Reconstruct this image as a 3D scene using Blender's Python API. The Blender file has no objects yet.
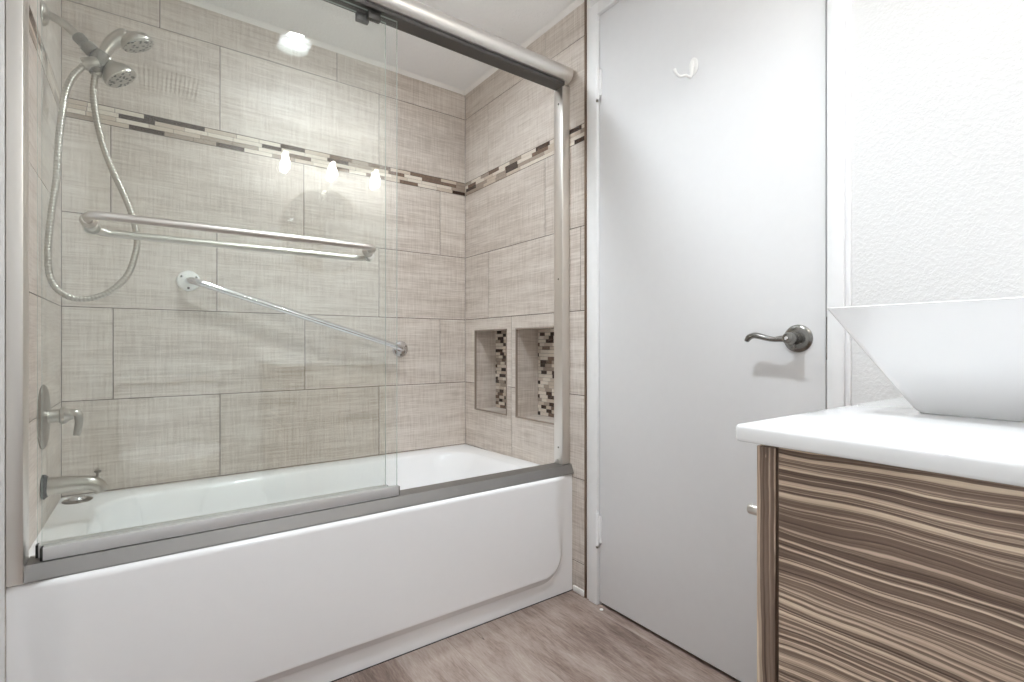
import bpy, bmesh, math, random
from mathutils import Vector, Matrix
random.seed(7)
S = bpy.context.scene
C = S.collection
PI = math.pi

# ---------------------------------------------------------------- camera, world, exposure
cam_d = bpy.data.cameras.new('camera'); cam = bpy.data.objects.new('camera', cam_d); C.objects.link(cam)
cam.location = (0.2267, -1.3797, 0.9052)
cam.rotation_euler = (PI/2, 0, -0.6247)
cam_d.sensor_fit = 'HORIZONTAL'; cam_d.sensor_width = 36.0
cam_d.lens = 504.59/1024*36.0
cam_d.shift_y = 4.06/1024
cam_d.clip_start = 0.02
S.camera = cam
w = bpy.data.worlds.new('world'); S.world = w; w.use_nodes = True
w.node_tree.nodes['Background'].inputs[0].default_value = (0.5, 0.5, 0.5, 1)
w.node_tree.nodes['Background'].inputs[1].default_value = 0.05
S.view_settings.view_transform = 'Standard'
S.view_settings.look = 'None'
S.view_settings.gamma = 1.0
S.view_settings.use_curve_mapping = False
S.view_settings.exposure = 0.45
CEIL_POWER = 470.0     # radiance of the round ceiling lamp
SHOWER_POWER = 215.0   # radiance of the lamp over the tub
BULB_POWER = 62.0     # radiance of each vanity bulb
try:
    S.cycles.use_denoising = True
    S.cycles.max_bounces = 20; S.cycles.diffuse_bounces = 14; S.cycles.transparent_max_bounces = 16
    S.cycles.sample_clamp_indirect = 6.0
    S.cycles.blur_glossy = 0.3
except Exception:
    pass

# ---------------------------------------------------------------- materials
class NB:
    """small node builder"""
    def __init__(s, name):
        s.m = bpy.data.materials.new(name); s.m.use_nodes = True
        s.nt = s.m.node_tree; s.n = s.nt.nodes; s.n.clear()
        s.out = s.n.new('ShaderNodeOutputMaterial')
    def node(s, t, **kw):
        k = s.n.new(t)
        for a, b in kw.items(): setattr(k, a, b)
        return k
    def put(s, sock, v):
        if hasattr(v, 'links'): s.nt.links.new(v, sock)
        else: sock.default_value = v
    def math(s, op, a, b=0.0, c=0.0):
        k = s.node('ShaderNodeMath', operation=op)
        s.put(k.inputs[0], a); s.put(k.inputs[1], b); s.put(k.inputs[2], c)
        return k.outputs[0]
    def xyz(s, v):
        k = s.node('ShaderNodeSeparateXYZ'); s.put(k.inputs[0], v); return k.outputs
    def vec(s, x, y, z):
        k = s.node('ShaderNodeCombineXYZ'); s.put(k.inputs[0], x); s.put(k.inputs[1], y); s.put(k.inputs[2], z); return k.outputs[0]
    def noise(s, v, scale, detail=2.0, rough=0.5, dist=0.0):
        k = s.node('ShaderNodeTexNoise'); s.put(k.inputs['Vector'], v)
        k.inputs['Scale'].default_value = scale; k.inputs['Detail'].default_value = detail
        k.inputs['Roughness'].default_value = rough; k.inputs['Distortion'].default_value = dist
        return k.outputs[0]
    def ramp(s, f, stops, interp='LINEAR'):
        k = s.node('ShaderNodeValToRGB'); s.put(k.inputs[0], f); r = k.color_ramp; r.interpolation = interp
        while len(r.elements) < len(stops): r.elements.new(0.5)
        for e, (p, c) in zip(r.elements, stops): e.position = p; e.color = (*c, 1)
        return k.outputs[0]
    def mix(s, f, a, b, blend='MIX'):
        k = s.node('ShaderNodeMix', data_type='RGBA', blend_type=blend)
        s.put(k.inputs[0], f)
        s.put(k.inputs[6], a if hasattr(a, 'links') else (*a, 1)); s.put(k.inputs[7], b if hasattr(b, 'links') else (*b, 1))
        return k.outputs[2]
    def bump(s, h, strength, dist):
        k = s.node('ShaderNodeBump'); s.put(k.inputs['Height'], h)
        k.inputs['Strength'].default_value = strength; k.inputs['Distance'].default_value = dist
        return k.outputs[0]
    def pos(s): return s.node('ShaderNodeNewGeometry').outputs['Position']
    def obj(s): return s.node('ShaderNodeTexCoord').outputs['Object']
    def attr(s, nm): return s.node('ShaderNodeAttribute', attribute_name=nm).outputs['Fac']
    def pbsdf(s, col, rough=0.5, metal=0.0, normal=None, coat=0.0, spec=0.5, aniso=0.0):
        k = s.node('ShaderNodeBsdfPrincipled')
        s.put(k.inputs['Base Color'], col if hasattr(col, 'links') else (*col, 1))
        s.put(k.inputs['Roughness'], rough); k.inputs['Metallic'].default_value = metal
        k.inputs['Coat Weight'].default_value = coat; k.inputs['Coat Roughness'].default_value = 0.05
        k.inputs['Specular IOR Level'].default_value = spec
        if normal is not None: s.put(k.inputs['Normal'], normal)
        s.nt.links.new(k.outputs[0], s.out.inputs[0])
        return s.m

def lin(r, g, b):
    f = lambda c: ((c/255+0.055)/1.055)**2.4 if c > 10 else c/255/12.92
    return (f(r), f(g), f(b))

def plain(name, rgb, rough=0.5, metal=0.0, coat=0.0, spec=0.5, wear=0.03):
    b = NB(name)
    n = b.noise(b.obj(), 40, 3)
    c = lin(*rgb)
    col = b.mix(b.math('MULTIPLY', n, 1.0), tuple(x*(1-wear) for x in c), tuple(min(1, x*(1+wear)) for x in c))
    return b.pbsdf(col, rough, metal, None, coat, spec)

def m_tile():
    b = NB('linen_look_tile')
    x, y, z = b.xyz(b.pos()); t = b.attr('tid')
    s = b.math('ADD', b.math('ADD', x, y), b.math('MULTIPLY', t, 37.0))
    zz = b.math('ADD', z, b.math('MULTIPLY', t, 11.0))
    h = b.noise(b.vec(b.math('MULTIPLY', s, 9.0), b.math('MULTIPLY', zz, 190.0), t), 1.0, 3, 0.65)
    v = b.noise(b.vec(b.math('MULTIPLY', s, 190.0), b.math('MULTIPLY', zz, 9.0), b.math('ADD', t, 5.0)), 1.0, 3, 0.65)
    big = b.noise(b.vec(b.math('MULTIPLY', s, 2.2), b.math('MULTIPLY', zz, 22.0), t), 1.0, 3, 0.6)
    f = b.math('ADD', b.math('ADD', b.math('MULTIPLY', h, 0.46), b.math('MULTIPLY', v, 0.36)), b.math('MULTIPLY', big, 0.34))
    f = b.math('ADD', f, b.math('MULTIPLY', b.math('SUBTRACT', t, 0.5), 0.06))
    col = b.ramp(f, [(0.36, lin(168, 156, 145)), (0.52, lin(196, 185, 175)), (0.62, lin(212, 203, 194)), (0.78, lin(228, 221, 213))])
    return b.pbsdf(col, 0.42, 0, b.bump(f, 0.12, 0.002), spec=0.35)

def m_grout(): return plain('tile_grout', (98, 86, 77), 0.9)

def m_mosaic(name, a, c, rough, stone=True):
    b = NB(name)
    p = b.pos()
    n = b.noise(p, 130 if not stone else 60, 4, 0.6, 0.6)
    col = b.mix(n, lin(*a), lin(*c))
    return b.pbsdf(col, rough, 0, None, 0.0 if stone else 0.6)

def m_floor():
    b = NB('greige_wood_plank')
    x, y, z = b.xyz(b.pos()); t = b.attr('tid')
    yo = b.math('ADD', y, b.math('MULTIPLY', t, 23.0)); xo = b.math('ADD', x, b.math('MULTIPLY', t, 5.0))
    warp = b.noise(b.vec(b.math('MULTIPLY', xo, 5.0), b.math('MULTIPLY', yo, 2.0), 0.0), 1.0, 2)
    xw = b.math('ADD', xo, b.math('MULTIPLY', warp, 0.05))
    g1 = b.noise(b.vec(b.math('MULTIPLY', xw, 26.0), b.math('MULTIPLY', yo, 4.2), t), 1.0, 5, 0.68)
    g2 = b.noise(b.vec(b.math('MULTIPLY', xw, 210.0), b.math('MULTIPLY', yo, 26.0), t), 1.0, 4, 0.7)
    blot = b.noise(b.vec(b.math('MULTIPLY', xw, 9.0), b.math('MULTIPLY', yo, 3.5), t), 1.0, 2)
    f = b.math('ADD', b.math('ADD', b.math('MULTIPLY', g1, 0.5), b.math('MULTIPLY', g2, 0.36)), b.math('MULTIPLY', blot, 0.26))
    f = b.math('ADD', f, b.math('MULTIPLY', b.math('SUBTRACT', t, 0.5), 0.12))
    col = b.ramp(f, [(0.34, lin(84, 68, 61)), (0.5, lin(134, 116, 107)), (0.60, lin(158, 142, 133)), (0.74, lin(178, 165, 156))])
    crack = b.noise(b.vec(b.math('MULTIPLY', xw, 16.0), b.math('MULTIPLY', yo, 1.3), b.math('ADD', t, 3.0)), 1.0, 1)
    cr = b.math('LESS_THAN', b.math('ABSOLUTE', b.math('SUBTRACT', crack, 0.30)), 0.002)
    col = b.mix(b.math('MULTIPLY', cr, 0.75), col, lin(74, 58, 52))
    return b.pbsdf(col, 0.5, 0, b.bump(f, 0.15, 0.002), spec=0.35)

def m_ribwood(name, axis):
    """embossed pine-grain laminate; grain lines run along y (axis 'y') or along z (axis 'z')"""
    b = NB(name)
    x, y, z = b.xyz(b.pos())
    if axis == 'y': along, across = y, b.math('ADD', z, b.math('MULTIPLY', y, 0.02))
    else: along, across = z, b.math('ADD', x, y)
    warp = b.noise(b.vec(b.math('MULTIPLY', along, 3.2), b.math('MULTIPLY', across, 4.5), 2.0), 1.0, 2, 0.45)
    ac = b.math('ADD', across, b.math('MULTIPLY', warp, 0.055 if axis == 'y' else 0.012))
    wig = b.noise(b.vec(b.math('MULTIPLY', along, 14.0), b.math('MULTIPLY', across, 30.0), 6.0), 1.0, 2, 0.5)
    ac = b.math('ADD', ac, b.math('MULTIPLY', wig, 0.006))
    l1 = b.noise(b.vec(b.math('MULTIPLY', along, 0.55), b.math('MULTIPLY', ac, 175.0), 1.0), 1.0, 3, 0.6)
    l2 = b.noise(b.vec(b.math('MULTIPLY', along, 0.9), b.math('MULTIPLY', ac, 380.0), 4.0), 1.0, 1, 0.5)
    wide = b.noise(b.vec(b.math('MULTIPLY', along, 0.6), b.math('MULTIPLY', ac, 26.0), 8.0), 1.0, 1)
    fine = b.noise(b.vec(b.math('MULTIPLY', along, 90.0), b.math('MULTIPLY', ac, 900.0), 0.0), 1.0, 2)
    f = b.math('ADD', b.math('ADD', b.math('MULTIPLY', l1, 0.62), b.math('MULTIPLY', l2, 0.36)), b.math('MULTIPLY', wide, 0.16))
    col = b.ramp(f, [(0.43, lin(78, 61, 52)), (0.50, lin(120, 101, 89)), (0.575, lin(144, 125, 111)), (0.61, lin(196, 179, 161)), (0.70, lin(222, 209, 194))])
    col = b.mix(0.35, col, b.mix(fine, lin(74, 60, 50), lin(168, 148, 130)), 'OVERLAY')
    return b.pbsdf(col, 0.5, 0, b.bump(f, 0.5, 0.004), spec=0.3)

def m_paintwall(name, rgb, scale=150, strength=0.22):
    b = NB(name)
    n = b.noise(b.pos(), scale, 3, 0.55)
    n2 = b.ramp(n, [(0.42, (0, 0, 0)), (0.62, (1, 1, 1))])
    return b.pbsdf(lin(*rgb), 0.55, 0, b.bump(n2, strength, 0.0035), spec=0.3)

def m_glass(name, tint, edge=False):
    """clear pane: straight-through view plus mirror reflection by the Fresnel law"""
    b = NB(name)
    geo = b.node('ShaderNodeNewGeometry')
    ior = b.math('ADD', b.math('MULTIPLY', geo.outputs['Backfacing'], 1/1.52-1.52), 1.52)
    fr = b.node('ShaderNodeFresnel'); b.put(fr.inputs[0], ior)
    tr = b.node('ShaderNodeBsdfTransparent'); tr.inputs[0].default_value = (*tint, 1)
    gl = b.node('ShaderNodeBsdfGlossy'); gl.inputs['Roughness'].default_value = 0.0
    gl.inputs[0].default_value = (1, 1, 1, 1)
    mx = b.node('ShaderNodeMixShader')
    b.put(mx.inputs[0], fr.outputs[0]); b.put(mx.inputs[1], tr.outputs[0]); b.put(mx.inputs[2], gl.outputs[0])
    last = mx
    if edge:
        df = b.node('ShaderNodeBsdfDiffuse'); df.inputs[0].default_value = (0.62, 0.70, 0.66, 1)
        m2 = b.node('ShaderNodeMixShader'); m2.inputs[0].default_value = 0.55
        b.put(m2.inputs[1], mx.outputs[0]); b.put(m2.inputs[2], df.outputs[0]); last = m2
    b.put(b.out.inputs[0], last.outputs[0])
    return b.m

def m_emit(name, col, power):
    b = NB(name)
    e = b.node('ShaderNodeEmission'); e.inputs[0].default_value = (*col, 1); e.inputs[1].default_value = power
    b.put(b.out.inputs[0], e.outputs[0]); return b.m

def m_metal(name, rgb, rough):
    b = NB(name)
    n = b.noise(b.obj(), 25, 3)
    r = b.math('ADD', rough-0.04, b.math('MULTIPLY', n, 0.08))
    return b.pbsdf(lin(*rgb), r, 1.0)

def m_spray():
    b = NB('spray_face_plastic')
    v = b.node('ShaderNodeTexVoronoi'); b.put(v.inputs['Vector'], b.obj()); v.inputs['Scale'].default_value = 95
    f = b.math('LESS_THAN', v.outputs['Distance'], 0.42)
    col = b.mix(f, lin(170, 164, 156), lin(48, 45, 43))
    return b.pbsdf(col, 0.4, 0.2)

M = dict(
    tile=m_tile(), grout=m_grout(),
    mos=[m_mosaic('mosaic_cream', (212, 201, 187), (228, 219, 207), 0.35),
         m_mosaic('mosaic_beige', (190, 174, 158), (207, 194, 179), 0.35),
         m_mosaic('mosaic_taupe', (150, 134, 120), (172, 158, 144), 0.3),
         m_mosaic('mosaic_brown', (70, 50, 40), (150, 128, 112), 0.2, False),
         m_mosaic('mosaic_espresso', (38, 26, 22), (84, 64, 54), 0.15, False)],
    floor=m_floor(), rib_y=m_ribwood('embossed_grain_laminate_side', 'y'), rib_z=m_ribwood('embossed_grain_laminate_front', 'z'),
    wall=m_paintwall('white_orange_peel_paint', (230, 230, 230)), ceil=m_paintwall('ceiling_texture_paint', (244, 244, 244), 100, 0.3),
    paint=plain('white_semi_gloss_paint', (242, 242, 243), 0.35), caulk=plain('white_caulk', (240, 238, 235), 0.45),
    door=plain('white_door_paint', (228, 228, 229), 0.55, spec=0.3, wear=0.015),
    acrylic=plain('white_tub_enamel', (247, 247, 248), 0.18, coat=0.3, wear=0.01),
    porcelain=plain('white_porcelain', (240, 240, 241), 0.12, coat=0.4, wear=0.008),
    quartz=plain('white_solid_counter', (243, 243, 243), 0.06, coat=0.5, wear=0.008),
    nickel=m_metal('satin_nickel', (218, 213, 207), 0.32), nickel2=m_metal('brushed_nickel_dark', (150, 143, 134), 0.34),
    alu=m_metal('brushed_aluminium', (226, 226, 226), 0.6), satin=m_metal('satin_door_frame', (228, 224, 219), 0.42), dark_metal=m_metal('underside_shade_metal', (96, 94, 92), 0.5), track=m_metal('worn_track_aluminium', (158, 156, 154), 0.5), shower=m_metal('brushed_shower_nickel', (188, 182, 174), 0.3), chrome=m_metal('polished_chrome', (222, 222, 224), 0.08),
    pewter=m_metal('satin_pewter', (140, 138, 134), 0.26),
    ntrim=plain('niche_edge_profile', (150, 136, 124), 0.4), trim=m_metal('tile_edge_metal', (138, 118, 104), 0.4), dark=plain('black_rubber', (28, 28, 28), 0.7),
    plast=plain('grey_abs_plastic', (112, 106, 98), 0.45), spray=m_spray(),
    glass=m_glass('clear_shower_glass', (0.978, 0.988, 0.98)), gedge=m_glass('glass_cut_edge', (0.9, 0.95, 0.92), True),
    shade=m_glass('clear_lamp_glass', (0.99, 0.99, 0.99)),
    lamp=m_emit('ceiling_lamp_diffuser', (0.87, 0.945, 1.0), CEIL_POWER),
    lamp_shower=m_emit('shower_lamp_diffuser', (0.87, 0.945, 1.0), SHOWER_POWER),
    bulb=m_emit('warm_bulb', (1.0, 0.965, 0.91), BULB_POWER),
    mirror=m_metal('mirror_silver', (240, 240, 240), 0.005), white_plastic=plain('white_plastic', (240, 240, 238), 0.3),
)

# ---------------------------------------------------------------- object helpers
W = {}
def link(name, me, mats, parent=None):
    o = bpy.data.objects.new(name, me); C.objects.link(o)
    for m in (mats if isinstance(mats, list) else [mats]): me.materials.append(m)
    vs = [v.co for v in me.vertices]
    lo = Vector([min(v[i] for v in vs) for i in range(3)]); hi = Vector([max(v[i] for v in vs) for i in range(3)])
    c = (lo+hi)/2
    if parent is None: c.z = lo.z
    me.transform(Matrix.Translation(-c))
    W[o.name] = c
    o.location = c - (W[parent.name] if parent else Vector((0, 0, 0)))
    if parent: o.parent = parent
    return o
def obj(name, bm, mats, parent=None, smooth=False, angle=None):
    bmesh.ops.recalc_face_normals(bm, faces=bm.faces[:]) if smooth != 'keep' else None
    me = bpy.data.meshes.new(name); bm.to_mesh(me); bm.free()
    if smooth:
        me.polygons.foreach_set('use_smooth', [True]*len(me.polygons))
        if angle is not None: me.set_sharp_from_angle(angle=math.radians(angle))
    return link(name, me, mats, parent)
def thing(name, loc, label, cat, group=None):
    o = bpy.data.objects.new(name, None); C.objects.link(o); o.location = loc; o.empty_display_size = 0.05
    W[o.name] = Vector(loc)
    return tag(o, label, cat, group)
def tag(o, label, cat, group=None):
    o['label'] = label; o['category'] = cat
    if group: o['group'] = group
    return o
def struct(o): o['kind'] = 'structure'; return o

def box(bm, x0, x1, y0, y1, z0, z1, bev=0.0, seg=2, mi=0):
    r = bmesh.ops.create_cube(bm, size=1.0)
    vs = r['verts']
    for v in vs:
        v.co = Vector(((x0+x1)/2+v.co.x*(x1-x0), (y0+y1)/2+v.co.y*(y1-y0), (z0+z1)/2+v.co.z*(z1-z0)))
    fs = list({f for v in vs for f in v.link_faces})
    for f in fs: f.material_index = mi
    if bev > 0:
        es = list({e for v in vs for e in v.link_edges})
        bmesh.ops.bevel(bm, geom=es, offset=bev, segments=seg, profile=0.5, affect='EDGES', material=-1)
    return bm
def boxo(name, dims, mat, parent=None, bev=0.0, seg=2):
    bm = bmesh.new(); box(bm, *dims, bev=bev, seg=seg)
    return obj(name, bm, mat, parent, smooth=bev > 0, angle=40 if bev > 0 else None)
def frame_of(d):
    d = Vector(d).normalized()
    a = Vector((0, 0, 1)) if abs(d.z) < 0.9 else Vector((1, 0, 0))
    u = d.cross(a).normalized(); v = d.cross(u).normalized()
    return d, u, v
def lathe(bm, prof, org, axis, n=32, cap=True):
    """prof: (radius, distance along axis)"""
    d, u, v = frame_of(axis); org = Vector(org); rings = []
    for r, h in prof:
        rings.append([bm.verts.new(org+d*h+(u*math.cos(2*PI*k/n)+v*math.sin(2*PI*k/n))*max(r, 1e-5)) for k in range(n)])
    for a, b in zip(rings, rings[1:]):
        for k in range(n): bm.faces.new((a[k], a[(k+1) % n], b[(k+1) % n], b[k]))
    if cap:
        bm.faces.new(rings[0]); bm.faces.new(list(reversed(rings[-1])))
    return bm
def spline(pts, n=12):
    P = [Vector(p) for p in pts]; out = []
    P = [P[0]*2-P[1]] + P + [P[-1]*2-P[-2]]
    for i in range(1, len(P)-2):
        for k in range(n):
            t = k/n
            out.append(0.5*((2*P[i])+(P[i+1]-P[i-1])*t+(2*P[i-1]-5*P[i]+4*P[i+1]-P[i+2])*t*t+(3*P[i]-P[i-1]-3*P[i+1]+P[i+2])*t**3))
    out.append(P[-2]); return out
def tube(bm, pts, rad, n=14, squash=None):
    """rad: number or list; squash: (axis, factor)"""
    P = [Vector(p) for p in pts]; L = len(P)
    R = rad if isinstance(rad, list) else [rad]*L
    T = [(P[min(i+1, L-1)]-P[max(i-1, 0)]).normalized() for i in range(L)]
    _, u, _ = frame_of(T[0]); rings = []
    for i in range(L):
        u = (u-T[i]*u.dot(T[i])).normalized(); v = T[i].cross(u)
        ring = []
        for k in range(n):
            o = (u*math.cos(2*PI*k/n)+v*math.sin(2*PI*k/n))*R[i]
            if squash:
                a = Vector(squash[0]).normalized(); o = o - a*o.dot(a)*(1-squash[1])
            ring.append(bm.verts.new(P[i]+o))
        rings.append(ring)
    for a, b in zip(rings, rings[1:]):
        for k in range(n): bm.faces.new((a[k], a[(k+1) % n], b[(k+1) % n], b[k]))
    bm.faces.new(list(reversed(rings[0]))); bm.faces.new(rings[-1])
    return bm
def lerp_list(vals, n):
    out = []
    for i in range(n):
        t = i/(n-1)*(len(vals)-1); k = min(int(t), len(vals)-2); out.append(vals[k]+(vals[k+1]-vals[k])*(t-k))
    return out
def rrect(x0, x1, y0, y1, r, n=8):
    pts = []
    for cx, cy, a0 in ((x1-r, y1-r, 0), (x0+r, y1-r, PI/2), (x0+r, y0+r, PI), (x1-r, y0+r, 1.5*PI)):
        for k in range(n+1):
            a = a0+PI/2*k/n; pts.append((cx+r*math.cos(a), cy+r*math.sin(a)))
    return pts
def loft(bm, loops, cap0=False, cap1=False):
    R = [[bm.verts.new(p) for p in l] for l in loops]
    n = len(R[0])
    for a, b in zip(R, R[1:]):
        for k in range(n): bm.faces.new((a[k], a[(k+1) % n], b[(k+1) % n], b[k]))
    if cap0: bm.faces.new(list(reversed(R[0])))
    if cap1: bm.faces.new(R[-1])
    return bm
def extrude_poly(bm, pts, axis, a, b):
    """pts in the two other axes, extruded along axis from a to b"""
    def P(p, t):
        return {'x': (t, p[0], p[1]), 'y': (p[0], t, p[1]), 'z': (p[0], p[1], t)}[axis]
    return loft(bm, [[P(p, a) for p in pts], [P(p, b) for p in pts]], True, True)

# ---------------------------------------------------------------- dimensions (metres)
LX, YB, YF, H = 1.5, 0.7825, -1.66, 2.156     # end wall, back wall, wall behind camera, ceiling
RIM = 0.4305
Z = [0.0, 0.113, 0.418, 0.723, 1.030, 1.336, 1.643, 1.705, 2.020, H]   # tile courses; 1.643-1.705 is the mosaic band
NICHES = [(0.424, 0.690, 0.598, 0.976), (0.091, 0.357, 0.598, 0.976)]
DOOR = (-0.861, -0.130, 2.055)

# ---------------------------------------------------------------- room shell
bm = bmesh.new()
fl = bm.faces.layers.float.new('tid')
pw = 0.165; xs = -0.02
while xs < LX+0.15:
    y0 = YF-0.1-random.random()*0.7
    while y0 < 0.05:
        y1 = min(y0+1.2, 0.05); a, b = max(y0, YF-0.1), y1
        if b > a+0.01:
            g = 0.0006
            v = [bm.verts.new(p) for p in ((xs+g, a+g, 0), (xs+pw-g, a+g, 0), (xs+pw-g, b-g, 0), (xs+g, b-g, 0))]
            f = bm.faces.new(v); f[fl] = random.random()
        y0 += 1.2
    xs += pw
for p in ((-0.1, LX+0.2, YF-0.1, 0.9, -0.08, -0.0012),):
    n0 = len(bm.faces); box(bm, *p)
o = struct(obj('floor', bm, M['floor']))
bm = bmesh.new()
CAN = 0.050; hh = 0.0625
ya = YF-0.1
for (lx, ly) in ((0.720, -0.785), (0.80, 0.17)):
    box(bm, -0.1, LX+0.2, ya, ly-hh, H, H+0.08); ya = ly+hh
    box(bm, -0.1, lx-hh, ly-hh, ya, H, H+0.08); box(bm, lx+hh, LX+0.2, ly-hh, ya, H, H+0.08)
    box(bm, lx-hh, lx+hh, ly-hh, ya, H+CAN+0.01, H+0.08)
box(bm, -0.1, LX+0.2, ya, YB+0.1, H, H+0.08)
struct(obj('ceiling', bm, M['ceil']))
bm = bmesh.new(); box(bm, -0.1, LX+0.2, YF-0.1, YF, 0, H)
struct(obj('wall_front', bm, M['wall']))
bm = bmesh.new(); box(bm, -0.1, -0.009, YF, YB+0.1, 0, H); box(bm, -0.0095, 0.0, YF, -0.0045, 0, H)
wall_left = struct(obj('wall_left', bm, M['wall']))
bm = bmesh.new(); box(bm, -0.009, LX+0.2, YB+0.009, YB+0.1, 0, H)
wall_back = struct(obj('wall_back', bm, M['wall']))
bm = bmesh.new()
XW = LX+0.004
box(bm, XW, LX+0.2, YF, DOOR[0], 0, H)
box(bm, XW, LX+0.2, DOOR[0], DOOR[1], DOOR[2], H)
box(bm, XW, LX+0.2, DOOR[1], -0.07, 0, H)
# shower end of the wall, left open for the two niches
ys = [-0.07, 0.083, 0.365, 0.416, 0.698, YB+0.009]
for a, b in zip(ys, ys[1:]):
    hole = [n for n in NICHES if n[0] <= (a+b)/2 <= n[1]]
    if hole:
        box(bm, LX+0.009, LX+0.2, a, b, 0, hole[0][2]-0.008); box(bm, LX+0.009, LX+0.2, a, b, hole[0][3]+0.008, H)
        box(bm, LX+0.135, LX+0.2, a, b, hole[0][2]-0.008, hole[0][3]+0.008)
    else:
        box(bm, LX+0.009, LX+0.2, a, b, 0, H)
wall_right = struct(obj('wall_right', bm, M['wall']))
bm = bmesh.new(); box(bm, LX+0.2, LX+0.26, YF-0.1, YB+0.1, -0.08, H+0.08)
struct(obj('wall_hall', bm, M['wall']))

# ---- tiles
def sub_rect(r, h):
    a0, a1, b0, b1 = r; c0, c1, d0, d1 = h
    if c0 >= a1 or c1 <= a0 or d0 >= b1 or d1 <= b0: return [r]
    out = []
    if d0 > b0: out.append((a0, a1, b0, d0))
    if d1 < b1: out.append((a0, a1, d1, b1))
    m0, m1 = max(b0, d0), min(b1, d1)
    if c0 > a0: out.append((a0, c0, m0, m1))
    if c1 < a1: out.append((c1, a1, m0, m1))
    return out
def put(bm, axis, const, sgn, r, th, lay, tid, mi=0):
    """thin slab on a wall plane: its face at const, th thick into the wall (sgn: direction of the face normal)"""
    s0, s1, z0, z1 = r
    lo, hi = (const-th, const) if sgn > 0 else (const, const+th)
    n = len(bm.faces)
    before = set(bm.faces)
    if axis == 'x': box(bm, lo, hi, s0, s1, z0, z1, mi=mi)
    elif axis == 'y': box(bm, s0, s1, lo, hi, z0, z1, mi=mi)
    else: box(bm, s0, s1, z0, z1, lo, hi, mi=mi)
    for f in bm.faces:
        if f not in before: f[lay] = tid
def tile_wall(parent, axis, const, sgn, s_lo, s_hi, joints, holes=(), zmin=0.0):
    g = 0.0014
    bm = bmesh.new(); lay = bm.faces.layers.float.new('tid')
    for i in range(len(Z)-1):
        z0, z1 = Z[i], Z[i+1]
        if i == 6 or z1 <= zmin: continue
        js = [s_lo]+[j for j in sorted(joints[i]) if s_lo+0.005 < j < s_hi-0.005]+[s_hi]
        for a, b in zip(js, js[1:]):
            rs = [(a+g, b-g, z0+g, z1-g)]
            for h in holes: rs = [q for r in rs for q in sub_rect(r, h)]
            tid = random.random()
            for r in rs: put(bm, axis, const, sgn, r, 0.006, lay, tid)
    obj('tile_field', bm, M['tile'], parent)
    bm = bmesh.new()
    lay = bm.faces.layers.float.new('tid')
    rs = [(s_lo, s_hi, 0, H)]
    for h in holes: rs = [q for r in rs for q in sub_rect(r, h)]
    for r in rs: put(bm, axis, const-sgn*0.0016, sgn, r, 0.0064, lay, 0)
    obj('grout_bed', bm, M['grout'], parent)
def mosaic(bm, axis, const, sgn, s_lo, s_hi, z0, z1, rows, lmin, lmax, weights, th=0.006):
    lay = bm.faces.layers.float.get('tid') or bm.faces.layers.float.new('tid')
    h = (z1-z0)/rows; last = None
    for r in range(rows):
        s = s_lo-random.random()*lmax
        while s < s_hi:
            l = random.uniform(lmin, lmax)
            a, b = max(s, s_lo), min(s+l, s_hi)
            if b-a > 0.004:
                k = random.choices(range(5), weights)[0]
                if k >= 3 and last is not None and last >= 3 and random.random() < 0.7: k = 0
                last = k
                g = 0.0007
                put(bm, axis, const, sgn, (a+g, b-g, z0+r*h+g, z0+(r+1)*h-g), th, lay, 0, k)
            s += l
J_back = {0: [0.444, 1.058], 1: [0.131, 0.745, 1.361], 2: [0.444, 1.058], 3: [0.131, 0.745, 1.361], 4: [0.434, 1.058],
          5: [0.125, 0.741, 1.361], 7: [0.444, 1.058], 8: [0.26, 0.874]}
tile_wall(wall_back, 'y', YB, -1, 0.0, LX, J_back)
bm = bmesh.new(); mosaic(bm, 'y', YB+0.0002, -1, 0, LX, Z[6]+0.001, Z[7]-0.001, 4, 0.07, 0.105, [30, 28, 18, 14, 10])
obj('mosaic_band', bm, M['mos'], wall_back)
J_right = {0: [0.4], 1: [0.2], 2: [0.39], 3: [0.39], 4: [0.572, -0.04], 5: [0.163], 7: [0.576], 8: [0.163]}
tile_wall(wall_right, 'x', LX, -1, -0.062, YB, J_right, NICHES)
bm = bmesh.new(); mosaic(bm, 'x', LX-0.0002, -1, -0.062, YB, Z[6]+0.001, Z[7]-0.001, 4, 0.07, 0.105, [26, 24, 16, 8, 26])
obj('mosaic_band', bm, M['mos'], wall_right)
J_left = {0: [0.4], 1: [0.2], 2: [0.5], 3: [0.2], 4: [0.5], 5: [0.2], 7: [0.5], 8: [0.2]}
tile_wall(wall_left, 'x', 0.0, 1, -0.004, YB, J_left)
bm = bmesh.new(); mosaic(bm, 'x', 0.0002, 1, -0.004, YB, Z[6]+0.001, Z[7]-0.001, 4, 0.07, 0.105, [28, 26, 18, 14, 14])
obj('mosaic_band', bm, M['mos'], wall_left)
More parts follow.
